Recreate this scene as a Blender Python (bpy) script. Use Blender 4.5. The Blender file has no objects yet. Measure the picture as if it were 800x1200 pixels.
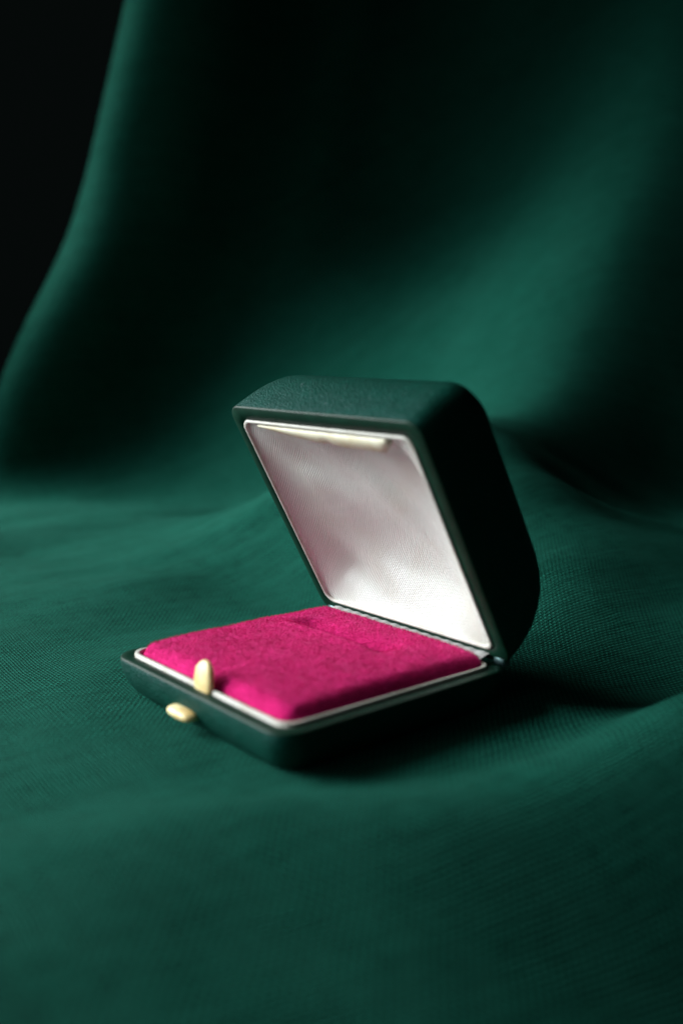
import bpy, math, random
import numpy as np
from mathutils import Vector, Matrix

random.seed(7)
rng = np.random.default_rng(11)
scene = bpy.context.scene
col = scene.collection

# ------------------------------------------------------------------ camera
HB = 0.0085                      # height of the tray rim above the cloth
cam_data = bpy.data.cameras.new('camera')
cam = bpy.data.objects.new('camera', cam_data)
col.objects.link(cam)
cam.location = (-0.01438, -0.19854, 0.05896 + HB)
cam.rotation_euler = (math.radians(90) - 0.16592, -0.0068, 0)
cam_data.sensor_fit = 'VERTICAL'
cam_data.sensor_height = 36.0
cam_data.lens = 35.0
cam_data.clip_start = 0.005
cam_data.clip_end = 50
cam_data.dof.use_dof = True
cam_data.dof.focus_distance = 0.213
cam_data.dof.aperture_fstop = 9.0
scene.camera = cam

# ------------------------------------------------------------------ world and window light
world = bpy.data.worlds.new('World')
scene.world = world
world.use_nodes = True
bg = world.node_tree.nodes['Background']
bg.inputs['Color'].default_value = (0.55, 0.9, 0.85, 1)
bg.inputs['Strength'].default_value = 0.003


def area(name, loc, target, sx, sy, power, color):
    d = bpy.data.lights.new(name, 'AREA')
    d.shape = 'RECTANGLE'
    d.size, d.size_y = sx, sy
    d.energy = power
    d.color = color
    o = bpy.data.objects.new(name, d)
    col.objects.link(o)
    o.location = loc
    o.rotation_euler = (Vector(target) - Vector(loc)).to_track_quat('-Z', 'Y').to_euler()
    return o


window = area('window_light', (-0.62, 0.17, 0.25), (-0.17, 0.14, 0.0), 0.60, 0.52, 5.1, (0.92, 0.98, 1.0))
window.data.spread = math.radians(78)
# weak, very soft fill lamp added on the camera's left to lift the backdrop
area('fill_light', (-0.85, -0.60, 0.16), (-0.05, 0.2, 0.10), 0.9, 0.5, 2.6, (0.85, 0.97, 1.0))

scene.view_settings.view_transform = 'Standard'
scene.view_settings.look = 'None'
scene.view_settings.exposure = 0.0
scene.view_settings.gamma = 1.0
scene.render.resolution_x = 682
scene.render.resolution_y = 1024


# ------------------------------------------------------------------ node helpers
class NT:
    def __init__(self, name):
        self.m = bpy.data.materials.new(name)
        self.m.use_nodes = True
        self.t = self.m.node_tree
        self.b = self.t.nodes['Principled BSDF']

    def n(self, typ, **kw):
        node = self.t.nodes.new(typ)
        for k, v in kw.items():
            setattr(node, k, v)
        return node

    def link(self, a, b):
        self.t.links.new(a, b)

    def math(self, op, a, b=None, c=None, clamp=False):
        node = self.n('ShaderNodeMath', operation=op, use_clamp=clamp)
        for i, x in enumerate((a, b, c)):
            if x is None:
                continue
            if hasattr(x, 'links'):
                self.link(x, node.inputs[i])
            else:
                node.inputs[i].default_value = x
        return node.outputs[0]

    def noise(self, vec, scale, detail=2, rough=0.5, w=None):
        node = self.n('ShaderNodeTexNoise')
        node.inputs['Scale'].default_value = scale
        node.inputs['Detail'].default_value = detail
        node.inputs['Roughness'].default_value = rough
        if vec is not None:
            self.link(vec, node.inputs['Vector'])
        return node.outputs['Fac']

    def mapping(self, vec, scale=(1, 1, 1), rot=(0, 0, 0), loc=(0, 0, 0)):
        node = self.n('ShaderNodeMapping')
        self.link(vec, node.inputs['Vector'])
        node.inputs['Scale'].default_value = scale
        node.inputs['Rotation'].default_value = rot
        node.inputs['Location'].default_value = loc
        return node.outputs[0]

    def mixc(self, fac, a, b):
        node = self.n('ShaderNodeMix', data_type='RGBA')
        if hasattr(fac, 'links'):
            self.link(fac, node.inputs[0])
        else:
            node.inputs[0].default_value = fac
        for i, x in ((6, a), (7, b)):
            if hasattr(x, 'links'):
                self.link(x, node.inputs[i])
            else:
                node.inputs[i].default_value = (*x, 1)
        return node.outputs[2]

    def ramp(self, fac, lo, hi):
        node = self.n('ShaderNodeMapRange')
        self.link(fac, node.inputs[0])
        node.inputs[1].default_value = lo
        node.inputs[2].default_value = hi
        return node.outputs[0]

    def bump(self, h, dist, strength=1.0, normal=None):
        node = self.n('ShaderNodeBump')
        node.inputs['Strength'].default_value = strength
        node.inputs['Distance'].default_value = dist
        self.link(h, node.inputs['Height'])
        if normal is not None:
            self.link(normal, node.inputs['Normal'])
        return node.outputs[0]

    def set(self, **kw):
        for k, v in kw.items():
            s = self.b.inputs[k.replace('_', ' ')]
            if hasattr(v, 'links'):
                self.link(v, s)
            else:
                s.default_value = (*v, 1) if isinstance(v, tuple) and len(v) == 3 else v

    def uv(self):
        return self.n('ShaderNodeTexCoord').outputs['UV']

    def obj(self):
        return self.n('ShaderNodeTexCoord').outputs['Object']


def mat_cloth():
    t = NT('green_linen')
    uv = t.uv()
    # uv is in metres; wander the threads a little
    nz = t.n('ShaderNodeTexNoise')
    nz.inputs['Scale'].default_value = 90
    nz.inputs['Detail'].default_value = 2
    t.link(uv, nz.inputs['Vector'])
    sub = t.n('ShaderNodeVectorMath', operation='SUBTRACT')
    t.link(nz.outputs['Color'], sub.inputs[0])
    sub.inputs[1].default_value = (0.5, 0.5, 0.5)
    sc = t.n('ShaderNodeVectorMath', operation='SCALE')
    t.link(sub.outputs[0], sc.inputs[0])
    sc.inputs['Scale'].default_value = 0.0011
    add = t.n('ShaderNodeVectorMath', operation='ADD')
    t.link(uv, add.inputs[0])
    t.link(sc.outputs[0], add.inputs[1])
    rot = t.mapping(add.outputs[0], rot=(0, 0, math.radians(-34)))
    sep = t.n('ShaderNodeSeparateXYZ')
    t.link(rot, sep.inputs[0])
    P = math.pi / 0.00066
    su = t.math('SINE', t.math('MULTIPLY', sep.outputs[0], P))
    sv = t.math('SINE', t.math('MULTIPLY', sep.outputs[1], P * 0.82))
    au, av = t.math('ABSOLUTE', su), t.math('ABSOLUTE', sv)
    check = t.math('GREATER_THAN', t.math('MULTIPLY', su, sv), 0.0)
    warp = t.math('MULTIPLY', au, t.math('POWER', av, 0.45))
    weft = t.math('MULTIPLY', av, t.math('POWER', au, 0.45))
    mixn = t.n('ShaderNodeMix', data_type='FLOAT')
    t.link(check, mixn.inputs[0])
    t.link(warp, mixn.inputs[2])
    t.link(weft, mixn.inputs[3])
    weave = mixn.outputs[0]
    # slubs: uneven thread thickness along both thread directions
    sl1 = t.noise(t.mapping(rot, scale=(1900, 130, 1)), 1.0, 2)
    sl2 = t.noise(t.mapping(rot, scale=(130, 1900, 1)), 1.0, 2)
    slub = t.math('ADD', sl1, sl2)
    h = t.math('ADD', t.math('MULTIPLY', weave, t.math('MULTIPLY_ADD', slub, 0.6, 0.4)),
               t.math('MULTIPLY', slub, 0.35))
    blot = t.noise(uv, 210, 4, 0.65)
    fuzz = t.noise(uv, 5200, 2, 0.6)
    h2 = t.math('ADD', h, t.math('MULTIPLY', fuzz, 0.7))
    nrm = t.bump(h2, 0.00045, 1.0)
    def per_thread(coord, freq):
        w = t.n('ShaderNodeTexWhiteNoise', noise_dimensions='1D')
        t.link(t.math('FLOOR', t.math('MULTIPLY', coord, freq)), w.inputs['W'])
        return w.outputs['Value']
    tw, tf = per_thread(sep.outputs[0], P / math.pi), per_thread(sep.outputs[1], P * 0.82 / math.pi)
    sl1 = t.math('MULTIPLY_ADD', t.math('SUBTRACT', tw, 0.5), 0.20, sl1)
    sl2 = t.math('MULTIPLY_ADD', t.math('SUBTRACT', tf, 0.5), 0.20, sl2)
    # two yarns: a darker warp and a paler weft, each uneven along its length
    yarn1 = t.mixc(t.ramp(sl1, 0.35, 0.7), (0.0008, 0.022, 0.0145), (0.0022, 0.052, 0.034))
    yarn2 = t.mixc(t.ramp(sl2, 0.35, 0.7), (0.0045, 0.070, 0.047), (0.014, 0.150, 0.104))
    c = t.mixc(check, yarn1, yarn2)
    c = t.mixc(t.math('MULTIPLY', t.ramp(blot, 0.42, 0.62), 0.45), c, (0.0085, 0.092, 0.064))
    worn = t.ramp(t.noise(uv, 55, 4, 0.6), 0.40, 0.68)
    c = t.mixc(t.math('MULTIPLY', worn, 0.30), c, (0.0125, 0.098, 0.070))
    t.set(Base_Color=c, Roughness=0.85, Specular_IOR_Level=0.03, Normal=nrm,
          Sheen_Weight=0.012, Sheen_Roughness=0.5, Sheen_Tint=(0.35, 0.85, 0.70, 1))
    return t.m


def mat_leather(name, shell=True):
    t = NT(name)
    o = t.obj()
    v = t.n('ShaderNodeTexVoronoi', feature='DISTANCE_TO_EDGE')
    v.inputs['Scale'].default_value = 1500
    wob = t.noise(o, 800, 2)
    mv = t.n('ShaderNodeVectorMath', operation='ADD')
    sc = t.n('ShaderNodeVectorMath', operation='SCALE')
    t.link(wob, sc.inputs[0])
    sc.inputs['Scale'].default_value = 0.0006
    t.link(o, mv.inputs[0])
    t.link(sc.outputs[0], mv.inputs[1])
    t.link(mv.outputs[0], v.inputs['Vector'])
    peb = t.ramp(v.outputs['Distance'], 0.0, 0.35)
    big = t.noise(o, 420, 3, 0.55)
    fine = t.noise(o, 4200, 2)
    h = t.math('ADD', t.math('MULTIPLY', peb, 0.55), t.math('MULTIPLY_ADD', fine, 0.35, big))
    nrm = t.bump(h, 0.00020, 0.9)
    worn = t.ramp(t.noise(o, 240, 4, 0.65), 0.45, 0.75)
    c = t.mixc(worn, (0.0008, 0.030, 0.019), (0.0014, 0.041, 0.027))
    speck = t.math('MULTIPLY', t.ramp(t.noise(o, 760, 1), 0.77, 0.80), 0.6)
    c = t.mixc(speck, c, (0.10, 0.14, 0.14))
    r = t.math('MULTIPLY_ADD', t.noise(o, 700, 3), 0.22, 0.42)
    t.set(Base_Color=c, Roughness=r, Specular_IOR_Level=0.16, Specular_Tint=(0.32, 0.75, 1.0), Normal=nrm)
    return t.m


def mat_rim():
    t = NT('green_rim')
    o = t.obj()
    nrm = t.bump(t.noise(o, 900, 3), 0.00006, 0.5)
    c = t.mixc(t.ramp(t.noise(o, 300, 4), 0.4, 0.7), (0.0010, 0.017, 0.009), (0.002, 0.025, 0.0135))
    t.set(Base_Color=c, Roughness=0.5, Specular_IOR_Level=0.15, Normal=nrm)
    return t.m


def mat_cream(name, base, dark, rough=0.4, sss=0.0):
    t = NT(name)
    o = t.obj()
    c = t.mixc(t.ramp(t.noise(o, 260, 4, 0.65), 0.42, 0.78), base, dark)
    nrm = t.bump(t.noise(o, 1400, 3), 0.00008, 0.4)
    t.set(Base_Color=c, Roughness=rough, Normal=nrm)
    if sss:
        t.set(Subsurface_Weight=sss)
        t.b.inputs['Subsurface Radius'].default_value = (1.0, 0.7, 0.35)
        t.b.inputs['Subsurface Scale'].default_value = 0.0015
    return t.m


def mat_satin():
    t = NT('white_satin')
    uv = t.uv()
    wob = t.noise(uv, 120, 2)
    rot = t.mapping(uv, rot=(0, 0, math.radians(-33)))
    sep = t.n('ShaderNodeSeparateXYZ')
    t.link(rot, sep.inputs[0])
    ph = t.math('MULTIPLY_ADD', wob, 5.0, t.math('MULTIPLY', sep.outputs[0], 2 * math.pi / 0.00042))
    ribs = t.math('SINE', ph)
    ph2 = t.math('MULTIPLY', sep.outputs[1], 2 * math.pi / 0.0008)
    cross = t.math('SINE', t.math('ADD', ph2, t.math('MULTIPLY', ph, 0.5)))
    h = t.math('ADD', ribs, t.math('MULTIPLY', cross, 0.12))
    thread = t.noise(t.mapping(rot, scale=(3800, 300, 1)), 1.0, 2)
    h = t.math('MULTIPLY_ADD', thread, 1.6, h)
    nrm = t.bump(h, 0.00007, 0.7)
    age = t.ramp(t.noise(uv, 70, 4, 0.6), 0.45, 0.8)
    c = t.mixc(age, (0.55, 0.575, 0.53), (0.49, 0.485, 0.41))
    c = t.mixc(t.math('MULTIPLY', t.ramp(t.math('ADD', ribs, t.math('MULTIPLY', thread, 1.5)), 1.4, -0.4), 0.32), c, (0.34, 0.35, 0.36))
    t.set(Base_Color=c, Roughness=0.29, Specular_IOR_Level=1.0, Normal=nrm,
          Sheen_Weight=0.08, Sheen_Roughness=0.35)
    t.b.inputs['Anisotropic'].default_value = 0.55
    return t.m


def mat_tape():
    t = NT('white_ribbed_tape')
    uv = t.uv()
    sep = t.n('ShaderNodeSeparateXYZ')
    t.link(uv, sep.inputs[0])
    ribs = t.math('SINE', t.math('MULTIPLY', sep.outputs[0], 2 * math.pi / 0.0005))
    h = t.math('ADD', ribs, t.noise(uv, 3000, 3))
    nrm = t.bump(h, 0.00005, 0.6)
    dirt = t.ramp(t.noise(t.mapping(uv, scale=(160, 600, 1)), 1.0, 5, 0.7), 0.56, 0.66)
    c = t.mixc(dirt, (0.36, 0.36, 0.35), (0.12, 0.13, 0.11))
    t.set(Base_Color=c, Roughness=0.6, Normal=nrm)
    return t.m


def mat_velvet(name, fibre=False):
    t = NT(name)
    o = t.obj()
    n1 = t.noise(o, 330, 4, 0.6)
    n2 = t.noise(o, 1500, 3, 0.6)
    k = t.math('MULTIPLY_ADD', n2, 0.45, t.math('MULTIPLY', n1, 0.55))
    c = t.mixc(t.ramp(k, 0.35, 0.65), (0.40, 0.0035, 0.090), (0.58, 0.011, 0.155))
    nrm = t.bump(k, 0.0007 if not fibre else 0.0, 0.8)
    t.set(Base_Color=c, Roughness=0.9, Specular_IOR_Level=0.1,
          Sheen_Weight=0.22, Sheen_Roughness=0.4, Sheen_Tint=(1.0, 0.35, 0.62, 1))
    if not fibre:
        t.set(Normal=nrm)
    return t.m


def mat_metal():
    t = NT('painted_hinge_metal')
    o = t.obj()
    c = t.mixc(t.ramp(t.noise(o, 500, 4, 0.7), 0.45, 0.7), (0.05, 0.10, 0.10), (0.14, 0.21, 0.22))
    t.set(Base_Color=c, Roughness=0.36, Metallic=0.6, Normal=t.bump(t.noise(o, 2500, 2), 0.00005, 0.5))
    return t.m


M_cloth, M_leather, M_rim = mat_cloth(), mat_leather('green_leather'), mat_rim()
M_cream = mat_cream('ivory_celluloid', (0.66, 0.57, 0.30), (0.56, 0.30, 0.05), 0.45, 0.35)
M_lip = mat_cream('white_card_lip', (0.44, 0.43, 0.39), (0.33, 0.30, 0.24), 0.55)
M_plate = mat_cream('cream_card', (0.56, 0.53, 0.40), (0.46, 0.38, 0.22), 0.5)
M_satin, M_tape = mat_satin(), mat_tape()
M_velvet, M_fibre, M_metal = mat_velvet('pink_velvet'), mat_velvet('pink_pile', True), mat_metal()


# ------------------------------------------------------------------ mesh helpers
def mesh_obj(name, verts, faces, mat, parent=None, uvs=None, smooth=True):
    me = bpy.data.meshes.new(name)
    me.from_pydata([tuple(map(float, v)) for v in verts], [], [tuple(int(i) for i in f) for f in faces])
    me.update()
    if uvs is not None:
        ul = me.uv_layers.new(name='UVMap')
        idx = np.empty(len(me.loops), dtype=np.int64)
        me.loops.foreach_get('vertex_index', idx)
        ul.data.foreach_set('uv', np.asarray(uvs, dtype=np.float32)[idx].ravel())
    if smooth:
        me.polygons.foreach_set('use_smooth', [True] * len(me.polygons))
    mats = mat if isinstance(mat, (list, tuple)) else [mat]
    for m in mats:
        me.materials.append(m)
    o = bpy.data.objects.new(name, me)
    col.objects.link(o)
    if parent is not None:
        o.parent = parent
    return o


def rrect(x0, x1, y0, y1, r, nc=10, ns=14):
    """rounded rectangle, counter-clockwise, fixed number of points"""
    r = min(r, (x1 - x0) / 2 * 0.999, (y1 - y0) / 2 * 0.999)
    pts = []
    for cx, cy, a0, (nx, ny) in ((x1 - r, y0 + r, -90, (x1, y1 - r)), (x1 - r, y1 - r, 0, (x0 + r, y1)),
                                 (x0 + r, y1 - r, 90, (x0, y0 + r)), (x0 + r, y0 + r, 180, (x1 - r, y0))):
        for i in range(nc + 1):
            a = math.radians(a0 + 90 * i / nc)
            pts.append((cx + r * math.cos(a), cy + r * math.sin(a)))
        sx, sy = pts[-1]
        for i in range(1, ns):
            f = i / ns
            pts.append((sx + (nx - sx) * f, sy + (ny - sy) * f))
    return pts


def loft(rings, close_start=False, close_end=True, flip=False):
    """rings: list of lists of 3d points with equal counts"""
    V, F = [], []
    n = len(rings[0])
    for r in rings:
        V += r
    for k in range(len(rings) - 1):
        for i in range(n):
            j = (i + 1) % n
            F.append((k * n + i, k * n + j, (k + 1) * n + j, (k + 1) * n + i))
    if close_start:
        F.append(tuple(range(n))[::-1])
    if close_end:
        k = (len(rings) - 1) * n
        F.append(tuple(k + i for i in range(n)))
    if flip:
        F = [f[::-1] for f in F]
    return V, F


def smooth1(x, a, b):
    t = np.clip((x - a) / (b - a), 0, 1)
    return t * t * (3 - 2 * t)


def catmull(pts, n):
    P = np.array(pts, float)
    P = np.vstack([2 * P[0] - P[1], P, 2 * P[-1] - P[-2]])
    out = []
    m = len(P) - 3
    for s in np.linspace(0, m - 1e-9, n):
        i = int(s)
        t = s - i
        p0, p1, p2, p3 = P[i], P[i + 1], P[i + 2], P[i + 3]
        out.append(0.5 * ((2 * p1) + (-p0 + p2) * t + (2 * p0 - 5 * p1 + 4 * p2 - p3) * t * t
                          + (-p0 + 3 * p1 - 3 * p2 + p3) * t ** 3))
    return np.array(out)


def resample(P, n):
    d = np.r_[0, np.cumsum(np.linalg.norm(np.diff(P[:, :2], axis=0), axis=1))]
    s = np.linspace(0, d[-1], n)
    return np.stack([np.interp(s, d, P[:, k]) for k in range(P.shape[1])], 1), s


def vnoise(x, y, seed=0):
    """smooth value noise, arrays in, about -1..1"""
    def hsh(i, j):
        v = np.sin(i * 127.1 + j * 311.7 + seed * 74.7) * 43758.5453
        return (v - np.floor(v)) * 2 - 1
    i, j = np.floor(x), np.floor(y)
    f, g = x - i, y - j
    f, g = f * f * (3 - 2 * f), g * g * (3 - 2 * g)
    return ((hsh(i, j) * (1 - f) + hsh(i + 1, j) * f) * (1 - g)
            + (hsh(i, j + 1) * (1 - f) + hsh(i + 1, j + 1) * f) * g)


# ------------------------------------------------------------------ draped cloth
def ridge(x, y, p, q, amp, wf, wb, fade=0.03):
    """a soft crease along the segment p-q; wf / wb: half width on its two sides"""
    p, q = np.array(p), np.array(q)
    L = np.linalg.norm(q - p)
    e = (q - p) / L
    nrm = np.array([-e[1], e[0]])
    s = (x - p[0]) * e[0] + (y - p[1]) * e[1]
    d = (x - p[0]) * nrm[0] + (y - p[1]) * nrm[1]
    w = np.where(d > 0, wb, wf)
    return amp * np.exp(-(d / w) ** 2) * smooth1(s, -fade, fade) * (1 - smooth1(s, L - fade, L + fade))


def folds(x, y):
    h = ridge(x, y, (-0.055, -0.082), (0.22, 0.03), 0.012, 0.045, 0.017, 0.06)      # crest in front of the box
    h += ridge(x, y, (-0.01, -0.030), (0.18, 0.045), -0.004, 0.018, 0.02, 0.03)
    h += ridge(x, y, (0.018, 0.030), (0.24, 0.215), 0.0085, 0.024, 0.024, 0.025)     # low fold right of the lid
    h += ridge(x, y, (0.005, 0.075), (0.257, 0.535), 0.044, 0.043, 0.060, 0.035)      # the big one above it
    h += ridge(x, y, (-0.090, 0.045), (-0.020, 0.125), 0.0055, 0.020, 0.045, 0.03)   # swell left of the box
    h += ridge(x, y, (-0.19, 0.075), (-0.050, 0.195), 0.0040, 0.016, 0.030, 0.04)
    h += ridge(x, y, (-0.22, 0.125), (-0.080, 0.205), 0.0028, 0.012, 0.022, 0.04)
    return h


def ground_h(x, y):
    h = 0.0022 * vnoise(x * 14 + 3, y * 14, 1) + 0.0007 * vnoise(x * 45, y * 45, 2)
    # long soft creases running towards the back left
    c, s = math.cos(math.radians(20)), math.sin(math.radians(20))
    a, b = x * c + y * s, -x * s + y * c
    h += 0.0019 * vnoise(a * 9, b * 60, 3) * smooth1(y, 0.02, 0.10)
    h += 0.0011 * vnoise(a * 20, b * 130, 4) * smooth1(y, 0.02, 0.10)
    h += folds(x, y)
    # the cloth falls away to the front right and climbs from the left towards the sweep
    xr = np.maximum(x + 0.07, 0)
    h -= 0.26 * (1 - smooth1(y, -0.095, -0.03)) * xr ** 2 / (xr + 0.03)
    h += 0.004 * np.exp(-((y - 0.13) / 0.05) ** 2) * smooth1(x, -0.16, -0.03) * (1 - smooth1(x, 0.0, 0.06))
    # the flat bed under the box
    d = np.sqrt(((x + 0.018) / 0.058) ** 2 + ((y + 0.012) / 0.052) ** 2)
    k = smooth1(d, 0.75, 1.25)
    return h * k + 0.0007 * (1 - k)


def build_cloth():
    right = [(0.46, 0.13), (0.28, 0.13), (0.19, 0.150), (0.12, 0.155), (0.070, 0.164), (0.035, 0.182), (0.004, 0.205)]
    low = [(0.46, 0.13), (0.28, 0.13), (0.19, 0.146), (0.12, 0.147), (0.070, 0.143), (0.035, 0.142), (0.004, 0.149), (-0.026, 0.163),
           (-0.058, 0.181), (-0.090, 0.194), (-0.120, 0.199), (-0.150, 0.198), (-0.190, 0.190), (-0.24, 0.180), (-0.32, 0.17)]
    high = right + [(-0.020, 0.224), (-0.042, 0.228), (-0.064, 0.220), (-0.085, 0.2145), (-0.105, 0.214), (-0.125, 0.217),
                    (-0.143, 0.2225), (-0.163, 0.230)]
    H, sh = resample(catmull(high, 2400), 400)
    Cd = catmull(low, 2400)
    s = sh
    C = np.stack([H[:, 0], np.interp(-H[:, 0], -Cd[:, 0], Cd[:, 1])], 1)   # the line along which it leaves the table
    T = np.gradient(C, axis=0)
    T /= np.linalg.norm(T, axis=1)[:, None]
    ax = -0.08 + 0.42 * smooth1(C[:, 0], -0.11, 0.07)     # drawn up and away, fanning out
    A = np.stack([ax, np.sqrt(1 - ax ** 2)], 1)
    smax = s[-1]
    # the curl of the left edge and the ground that goes on to its left
    nL = 60
    left = np.stack([np.linspace(C[-1, 0] - 0.002, -0.55, nL), np.full(nL, C[-1, 1])], 1)
    left[:, 1] += np.linspace(0, 0.02, nL)

    NV, NR = 330, 300
    V, UV, F = [], [], []

    def ground_cols(P, ss):
        base = len(V)
        g = np.linspace(0, 1, NV)
        for k in range(len(P)):
            front = np.array([P[k, 0] * 0.92, -0.42])
            x = front[0] + (P[k, 0] - front[0]) * g
            y = front[1] + (P[k, 1] - front[1]) * g
            z = ground_h(x, y)
            V.extend(np.stack([x, y, z], 1).tolist())
            UV.extend(np.stack([x, y], 1).tolist())
        for k in range(len(P) - 1):
            for i in range(NV - 1):
                q = base + k * NV + i
                F.append((q, q + 1, q + NV + 1, q + NV))
        return base

    allg = np.vstack([C, left])
    alls = np.r_[s, smax + np.arange(nL)]
    gbase = ground_cols(allg, alls)

    # the rising part
    rise, Ar, sr = C, A, s
    left_w = 1 - smooth1(rise[:, 0], -0.12, 0.05)
    L = np.linspace(0, 0.62, NR)
    rbase = len(V)
    for k in range(len(rise)):
        lw = left_w[k]
        lr = 1 - smooth1(rise[k, 0], -0.160, -0.07)
        r = 0.10 * (1 - lr) + 0.018 * lr
        alpha = math.radians(57 * (1 - lw) + 84 * lw)
        bend = r * alpha
        th = np.minimum(L / r, alpha)
        hor = r * np.sin(th) + np.maximum(L - bend, 0) * math.cos(alpha)
        z = r * (1 - np.cos(th)) + np.maximum(L - bend, 0) * math.sin(alpha)
        open_ = smooth1(z, 0.0, 0.07)
        bx0 = C[k, 0] + (H[k, 0] - C[k, 0]) * open_
        by0 = C[k, 1] + (H[k, 1] - C[k, 1]) * smooth1(z, 0.025, 0.15)
        x = bx0 + Ar[k, 0] * hor + (0.20 + 0.06 * lw) * z * smooth1(z, -0.02, 0.12)
        y = by0 + Ar[k, 1] * hor
        z0 = float(ground_h(np.array([rise[k, 0]]), np.array([rise[k, 1]]))[0])
        wob = 0.004 * vnoise(np.full(NR, sr[k] * 11), L * 7, 8) * smooth1(L, 0.01, 0.08)
        wob += 0.0012 * vnoise(np.full(NR, sr[k] * 40), L * 18, 9) * smooth1(L, 0.01, 0.08)
        x += Ar[k, 0] * wob
        y += Ar[k, 1] * wob
        z = z + (z0 - folds(rise[k, 0], rise[k, 1])) * (1 - smooth1(L, 0, 0.05)) + folds(x, y)
        V.extend(np.stack([x, y, z], 1).tolist())
        UV.extend(np.stack([x * 0 + rise[k, 0], rise[k, 1] + L], 1).tolist())
    for k in range(len(rise) - 1):
        for i in range(NR - 1):
            q = rbase + k * NR + i
            F.append((q, q + 1, q + NR + 1, q + NR))
    # the table edge: beyond it the cloth on the left hangs down
    NE = 30
    ebase = len(V)
    E = np.linspace(0, 0.25, NE)
    for k in range(nL):
        r = 0.012
        th = np.minimum(E / r, math.pi / 2)
        hor = r * np.sin(th)
        z = -(r * (1 - np.cos(th)) + np.maximum(E - r * math.pi / 2, 0))
        z0 = float(ground_h(left[k:k + 1, 0], left[k:k + 1, 1])[0])
        V.extend(np.stack([np.full(NE, left[k, 0]), left[k, 1] + hor, z + z0], 1).tolist())
        UV.extend(np.stack([np.full(NE, left[k, 0]), left[k, 1] + E], 1).tolist())
    for k in range(nL - 1):
        for i in range(NE - 1):
            q = ebase + k * NE + i
            F.append((q, q + 1, q + NE + 1, q + NE))
    F2 = [f[::-1] for f in F]
    o = mesh_obj('draped_cloth', V, F2, M_cloth, uvs=UV)
    # merge the seam vertices so that shading runs through the bend
    import bmesh
    bm = bmesh.new()
    bm.from_mesh(o.data)
    bmesh.ops.remove_doubles(bm, verts=bm.verts, dist=0.00002)
    bm.to_mesh(o.data)
    bm.free()
    o['label'] = 'dark green woven cloth spread under the ring box and swept up behind it'
    o['category'] = 'cloth'
    return o


build_cloth()

# ------------------------------------------------------------------ ring box
W, D = 0.055, 0.0532
THETA = 1.0619
box = bpy.data.objects.new('ring_box', None)
box.empty_display_size = 0.03
col.objects.link(box)
box.location = (0, 0, -0.0015)
box.rotation_euler = (0, 0, -0.86839)
box['label'] = 'open dark green leather ring box with pink velvet cushion and white satin lid lining'
box['category'] = 'ring box'


def ring(off, z, fr=0.0, hi=0.0, si=0.0, rad=0.004, yhinge=0.0):
    return [(x, y, z) for x, y in rrect(-W / 2 + off + si, W / 2 - off - si, -D + off + fr, yhinge - off - hi, rad)]


mm = 0.001
# --- tray: outside from the bottom up, over the rim, down inside
prof = [(9.0, 1.5, 3), (6.2, 1.55, 4), (4.6, 1.75, 4), (3.3, 2.3, 4.2), (2.2, 3.3, 4.4), (1.3, 4.6, 4.6), (0.6, 6.1, 4.7),
        (0.2, 7.5, 4.8), (0.0, 9.0, 4.8), (0.02, 9.6, 4.8), (0.1, 9.85, 4.7), (0.35, 10.02, 4.5), (1.2, 10.05, 4.2),
        (2.0, 10.0, 3.6), (2.4, 9.9, 3.2), (2.45, 4.0, 3.2)]
rings = [ring(o * mm, z * mm, rad=r * mm) for o, z, r in prof]
V, F = loft(rings, close_start=True, close_end=True)
tray = mesh_obj('tray', V, F, [M_leather, M_rim], box)
n1 = len(rings[0])
for p in tray.data.polygons:
    if 9 * n1 <= p.index < 15 * n1:
        p.material_index = 1

# --- white lip standing just proud of the rim
prof = [(2.5, 5.0), (2.5, 10.50), (2.56, 10.60), (2.7, 10.64), (3.0, 10.64), (3.12, 10.6), (3.16, 10.5), (3.16, 5.0)]
rings = [ring(o * mm, z * mm, rad=3.0 * mm) for o, z in prof]
V, F = loft(rings, close_end=False)
mesh_obj('tray_lip', V, F, M_lip, tray)


# --- velvet cushion with a ring slot
def cushion_point(u, v):
    """u, v in -1..1 -> local point on the pillow surface"""
    x0, x1, y0, y1 = -23.6, 23.6, -49.4, -2.4
    x, y = (x0 + x1) / 2 + u * (x1 - x0) / 2, (y0 + y1) / 2 + v * (y1 - y0) / 2
    # squared-off pillow
    eu, ev = np.abs(u), np.abs(v)
    edge = np.maximum(eu, ev)
    round_ = 1 - np.clip((np.sqrt(np.clip((eu - 0.89) / 0.11, 0, 1) ** 2 + np.clip((ev - 0.89) / 0.11, 0, 1) ** 2)), 0, 1) ** 2.2
    dome = (1 - eu ** 2.6) * (1 - ev ** 2.6)
    z = 9.7 + 2.3 * round_ ** 0.6 + 1.6 * dome ** 0.6
    # slot parallel to the hinge: raised front edge, sunken behind
    sx = smooth1(x, -17, -12) * (1 - smooth1(x, 8, 14))
    back = np.where(y < -18.0, 1.3, 5.0)
    z = z - 2.2 * sx * np.exp(-((y + 18.0) / back) ** 2)
    z = z + 0.45 * sx * np.exp(-((y + 21.2) / 1.7) ** 2)
    z = z + 0.16 * vnoise(x * 0.13, y * 0.13, 21) + 0.06 * vnoise(x * 0.5, y * 0.5, 22)
    return np.stack([x * mm, y * mm, z * mm], -1)


N = 130
gu, gv = np.meshgrid(np.linspace(-1, 1, N), np.linspace(-1, 1, N), indexing='ij')
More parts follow.
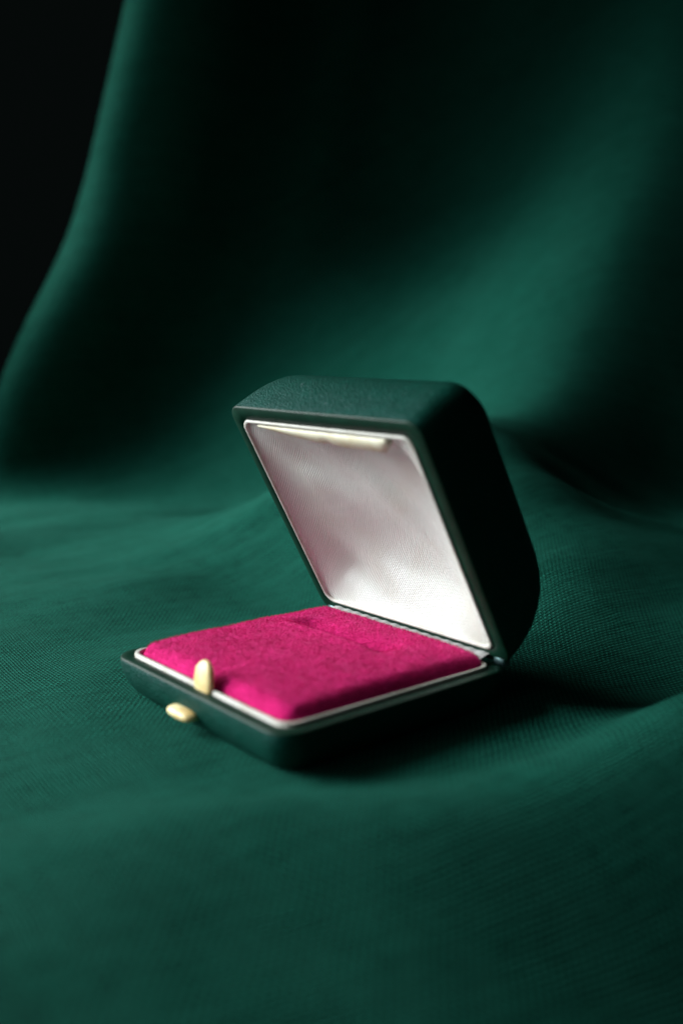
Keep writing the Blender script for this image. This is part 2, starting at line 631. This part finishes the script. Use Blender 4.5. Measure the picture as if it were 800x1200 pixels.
# superellipse-like rounding of the plan corners
cr = 0.06
def plan_round(u, v):
    au, av = np.maximum(np.abs(u) - (1 - cr), 0) / cr, np.maximum(np.abs(v) - (1 - cr), 0) / cr
    m = np.maximum(au, av)
    r = np.sqrt(au ** 2 + av ** 2)
    k = np.where(r > 1e-6, m / np.maximum(r, 1e-6), 1)
    uu = np.where(au > 0, np.sign(u) * ((1 - cr) + au * k * cr), u)
    vv = np.where(av > 0, np.sign(v) * ((1 - cr) + av * k * cr), v)
    return uu, vv
ru, rv = plan_round(gu, gv)
P = cushion_point(ru, rv).reshape(-1, 3)
F = [(i * N + j, (i + 1) * N + j, (i + 1) * N + j + 1, i * N + j + 1) for i in range(N - 1) for j in range(N - 1)]
cushion = mesh_obj('cushion', P, F, M_velvet, box)

# pile: short leaning fibres
NF = 62000
fu, fv = plan_round(rng.uniform(-1, 1, NF), rng.uniform(-1, 1, NF))
e = 0.004
p0 = cushion_point(fu, fv)
du = cushion_point(fu + e, fv) - p0
dv = cushion_point(fu, fv + e) - p0
nr = np.cross(du, dv)
nr /= np.linalg.norm(nr, axis=1)[:, None] + 1e-12
leanx = vnoise(p0[:, 0] * 260, p0[:, 1] * 260, 31) + 0.5 * rng.normal(size=NF)
leany = vnoise(p0[:, 0] * 260, p0[:, 1] * 260, 32) + 0.5 * rng.normal(size=NF)
dirn = nr + 0.55 * np.stack([leanx, leany, 0 * leanx], 1)
dirn /= np.linalg.norm(dirn, axis=1)[:, None]
ln = rng.uniform(0.25, 0.60, NF)[:, None] * mm
side = np.cross(dirn, rng.normal(size=(NF, 3)))
side /= np.linalg.norm(side, axis=1)[:, None]
wd = 0.030 * mm
V = np.concatenate([p0 - side * wd - nr * 0.05 * mm, p0 + side * wd - nr * 0.05 * mm, p0 + dirn * ln], 1).reshape(-1, 3)
F = [(3 * i, 3 * i + 1, 3 * i + 2) for i in range(NF)]
pile = mesh_obj('velvet_pile', V, F, M_fibre, cushion, smooth=False)
pile['kind'] = 'stuff'

# --- ivory catch: push button outside, prong inside
def blob(name, pts, mat, parent, rings_n):
    V, F = loft(pts, close_start=True, close_end=True)
    return mesh_obj(name, V, F, mat, parent)


def ell(cx, cy, a, b, n=20, p=2.6):
    out = []
    for i in range(n):
        t = 2 * math.pi * i / n
        c, s = math.cos(t), math.sin(t)
        out.append((cx + a * math.copysign(abs(c) ** (2 / p), c), cy + b * math.copysign(abs(s) ** (2 / p), s)))
    return out


bx = -1.5
rings = []
for y, a, b in ((-51.6, 3.8, 1.0), (-53.2, 3.8, 1.0), (-53.9, 3.7, 0.95), (-54.4, 3.3, 0.8), (-54.7, 2.8, 0.6), (-54.85, 1.6, 0.25)):
    rings.append([(x * mm, y * mm, z * mm) for x, z in ell(bx, 5.6, a, b)])
V, F = loft(rings, close_start=True, close_end=True, flip=True)
mesh_obj('catch_button', V, F, M_cream, tray)
rings = []
for z, a, b, y in ((7.6, 2.3, 0.7, -50.7), (9.8, 2.3, 0.7, -50.7), (11.0, 2.7, 0.75, -50.7), (12.1, 2.6, 0.8, -50.6),
                   (13.8, 2.3, 0.8, -50.4), (14.7, 1.5, 0.6, -50.2), (15.2, 0.7, 0.3, -50.1)):
    rings.append([(x * mm, yy * mm, z * mm) for x, yy in ell(1.5, y, a, b, p=3)])
V, F = loft(rings, close_start=True, close_end=True)
mesh_obj('catch_prong', V, F, M_cream, tray)

# --- lid, modelled closed (rim at b = 0, rising in +z) and swung about the hinge
lid = None
lid_prof = [  # inner wall bottom .. rim .. outside .. top   (off, b, front, hinge, side, radius)
    (3.0, 5.5, 0, 0, 0, 2.4), (2.95, 0.3, 0, 0, 0, 2.4), (2.85, 0.02, 0, 0, 0, 2.4), (1.4, 0.0, 0, 0, 0, 2.8), (0.28, 0.02, 0, 0, 0, 3.1),
    (0.08, 0.14, 0, 0, 0, 3.2), (0.0, 0.45, 0, 0, 0, 3.3), (0, 3, -0.1, .1, -0.1, 3.5), (0, 6, -0.2, 0.4, -0.1, 3.9), (0, 9, -0.1, 1.2, 0.0, 4.3),
    (0, 11.5, 0.2, 2.5, 0.2, 4.7), (0, 13.7, 0.7, 4.2, 0.5, 5.1), (0, 15.5, 1.6, 6.3, 1.1, 5.5), (0, 16.8, 2.9, 8.8, 2.0, 5.8),
    (0, 17.8, 4.8, 12, 3.5, 6), (0, 18.5, 7.5, 16, 6.0, 6), (0, 19.0, 11, 20, 9.5, 6), (0, 19.3, 15, 24, 14, 5), (0, 19.4, 19, 28, 20, 3)]
rings = [ring(o * mm, b * mm, fr * mm, hi * mm, si * mm, r * mm) for o, b, fr, hi, si, r in lid_prof]
V, F = loft(rings, close_start=False, close_end=True)
lid = mesh_obj('lid', V, F, [M_leather, M_rim], box)
for p in lid.data.polygons:
    if p.index < 6 * n1:
        p.material_index = 1
lid.location = (0, 0, 0.0102)
lid.rotation_euler = (-THETA, 0, 0)      # swings the -y end upwards

prof = [(3.0, 6.0), (3.0, 0.0), (3.05, -0.2), (3.2, -0.28), (3.45, -0.28), (3.6, -0.16), (3.64, 0.15), (3.64, 6.0)]
rings = [ring(o * mm, z * mm, rad=2.3 * mm) for o, z in prof]
V, F = loft(rings, close_end=False, flip=True)
mesh_obj('lid_lip', V, F, M_lip, lid)


# satin lining: a padded shallow vault
def satin_grid(n=150):
    u, v = np.meshgrid(np.linspace(-1, 1, n), np.linspace(-1, 1, n), indexing='ij')
    uu, vv = u, v
    x = uu * (W / 2 / mm - 3.6)
    y = -D / mm / 2 + vv * (D / mm / 2 - 3.6)
    e = np.minimum(1 - np.abs(uu), 1 - np.abs(vv))            # 0 at the edge
    ex = (1 - np.abs(uu)) * (W / 2 / mm - 3.6)
    ey = (1 - np.abs(vv)) * (D / mm / 2 - 3.6)
    def wall(d):
        return 1 - np.exp(-(d / 2.6) ** 1.25)
    z = 0.3 + 8.6 * (1 - np.abs(uu) ** 2.3) * (1 - np.abs(vv) ** 2.6) ** 0.85
    # soft pulls in the fabric
    inner = smooth1(np.minimum(ex, ey), 1.0, 9.0)
    a = x * 0.80 - y * 0.60
    b = x * 0.60 + y * 0.80
    z += inner * (1.9 * vnoise(a * 0.085 + 2, b * 0.045, 41) + 1.1 * vnoise(a * 0.17, b * 0.07, 42)
                  - 1.6 * np.exp(-((a - 18) / 3.2) ** 2 - ((b + 26) / 11) ** 2)
                  - 1.0 * np.exp(-((a - 8) / 2.6) ** 2 - ((b + 36) / 8) ** 2))
    pts = np.stack([x * mm, y * mm, z * mm], -1).reshape(-1, 3)
    uvs = np.stack([x * mm, y * mm], -1).reshape(-1, 2)
    F = [(i * n + j, i * n + j + 1, (i + 1) * n + j + 1, (i + 1) * n + j) for i in range(n - 1) for j in range(n - 1)]
    return pts, F, uvs


V, F, U = satin_grid()
mesh_obj('satin_lining', V, F, M_satin, lid, uvs=U)

# ivory catch plate along the front wall of the lid
rings = []
nseg = 46
for i in range(nseg + 1):
    f = i / nseg
    x = -19.5 + f * 37.5
    wv = 0.5 + 2.9 * math.sin(math.pi * min(f / 0.75, 1) * 0.5) ** 0.8 * (1 - 0.75 * max(0, (f - 0.94) / 0.06))
    wv -= 0.3 * math.exp(-((x - 0.8) / 1.5) ** 2)
    y = -D / mm + 4.02
    lift = 0.15 * math.exp(-((x - 0.8) / 1.6) ** 2)
    sec = [(y, -0.25), (y + wv * 0.5, -0.05 + lift), (y + wv * 0.9, 0.35 + lift), (y + wv, 0.75 + lift), (y + wv * 0.9, 1.3), (y, 1.5)]
    rings.append([(x * mm, a * mm, b * mm) for a, b in sec])
V, F = loft(rings, close_start=True, close_end=True, flip=True)
mesh_obj('catch_plate', V, F, M_plate, lid)

# --- hinge: ribbed tape inside, a knuckle at each end
rings_v, uvs, F = [], [], []
nx, ny = 90, 10
for i in range(nx + 1):
    x = -22.5 + 45.0 * i / nx
    for j in range(ny + 1):
        f = j / ny
        y = -4.4 + 4.6 * f + 0.12 * math.sin(x * 1.3) * (1 - f)
        z = 10.6 + 0.7 * math.sin(f * math.pi * 0.8) + 0.9 * f + 0.12 * math.sin(x * 2.1 + f * 2)
        rings_v.append((x * mm, y * mm, z * mm))
        uvs.append((x * mm, y * mm))
for i in range(nx):
    for j in range(ny):
        q = i * (ny + 1) + j
        F.append((q, q + ny + 1, q + ny + 2, q + 1))
mesh_obj('hinge_tape', rings_v, F, M_tape, box, uvs=uvs)


def knuckle(x0, x1):
    rings = []
    for x, r in ((x0, 0.85), (x0 + 0.12, 1.1), (x1 - 0.12, 1.1), (x1, 0.85)):
        rings.append([(x * mm, (0.3 + r * math.cos(t)) * mm, (10.9 + r * math.sin(t)) * mm)
                      for t in [2 * math.pi * k / 20 for k in range(20)]])
    V, F = loft(rings, close_start=True, close_end=True)
    mesh_obj('hinge_knuckle', V, F, M_metal, box)


knuckle(-25.6, -22.9)
knuckle(23.4, 25.9)
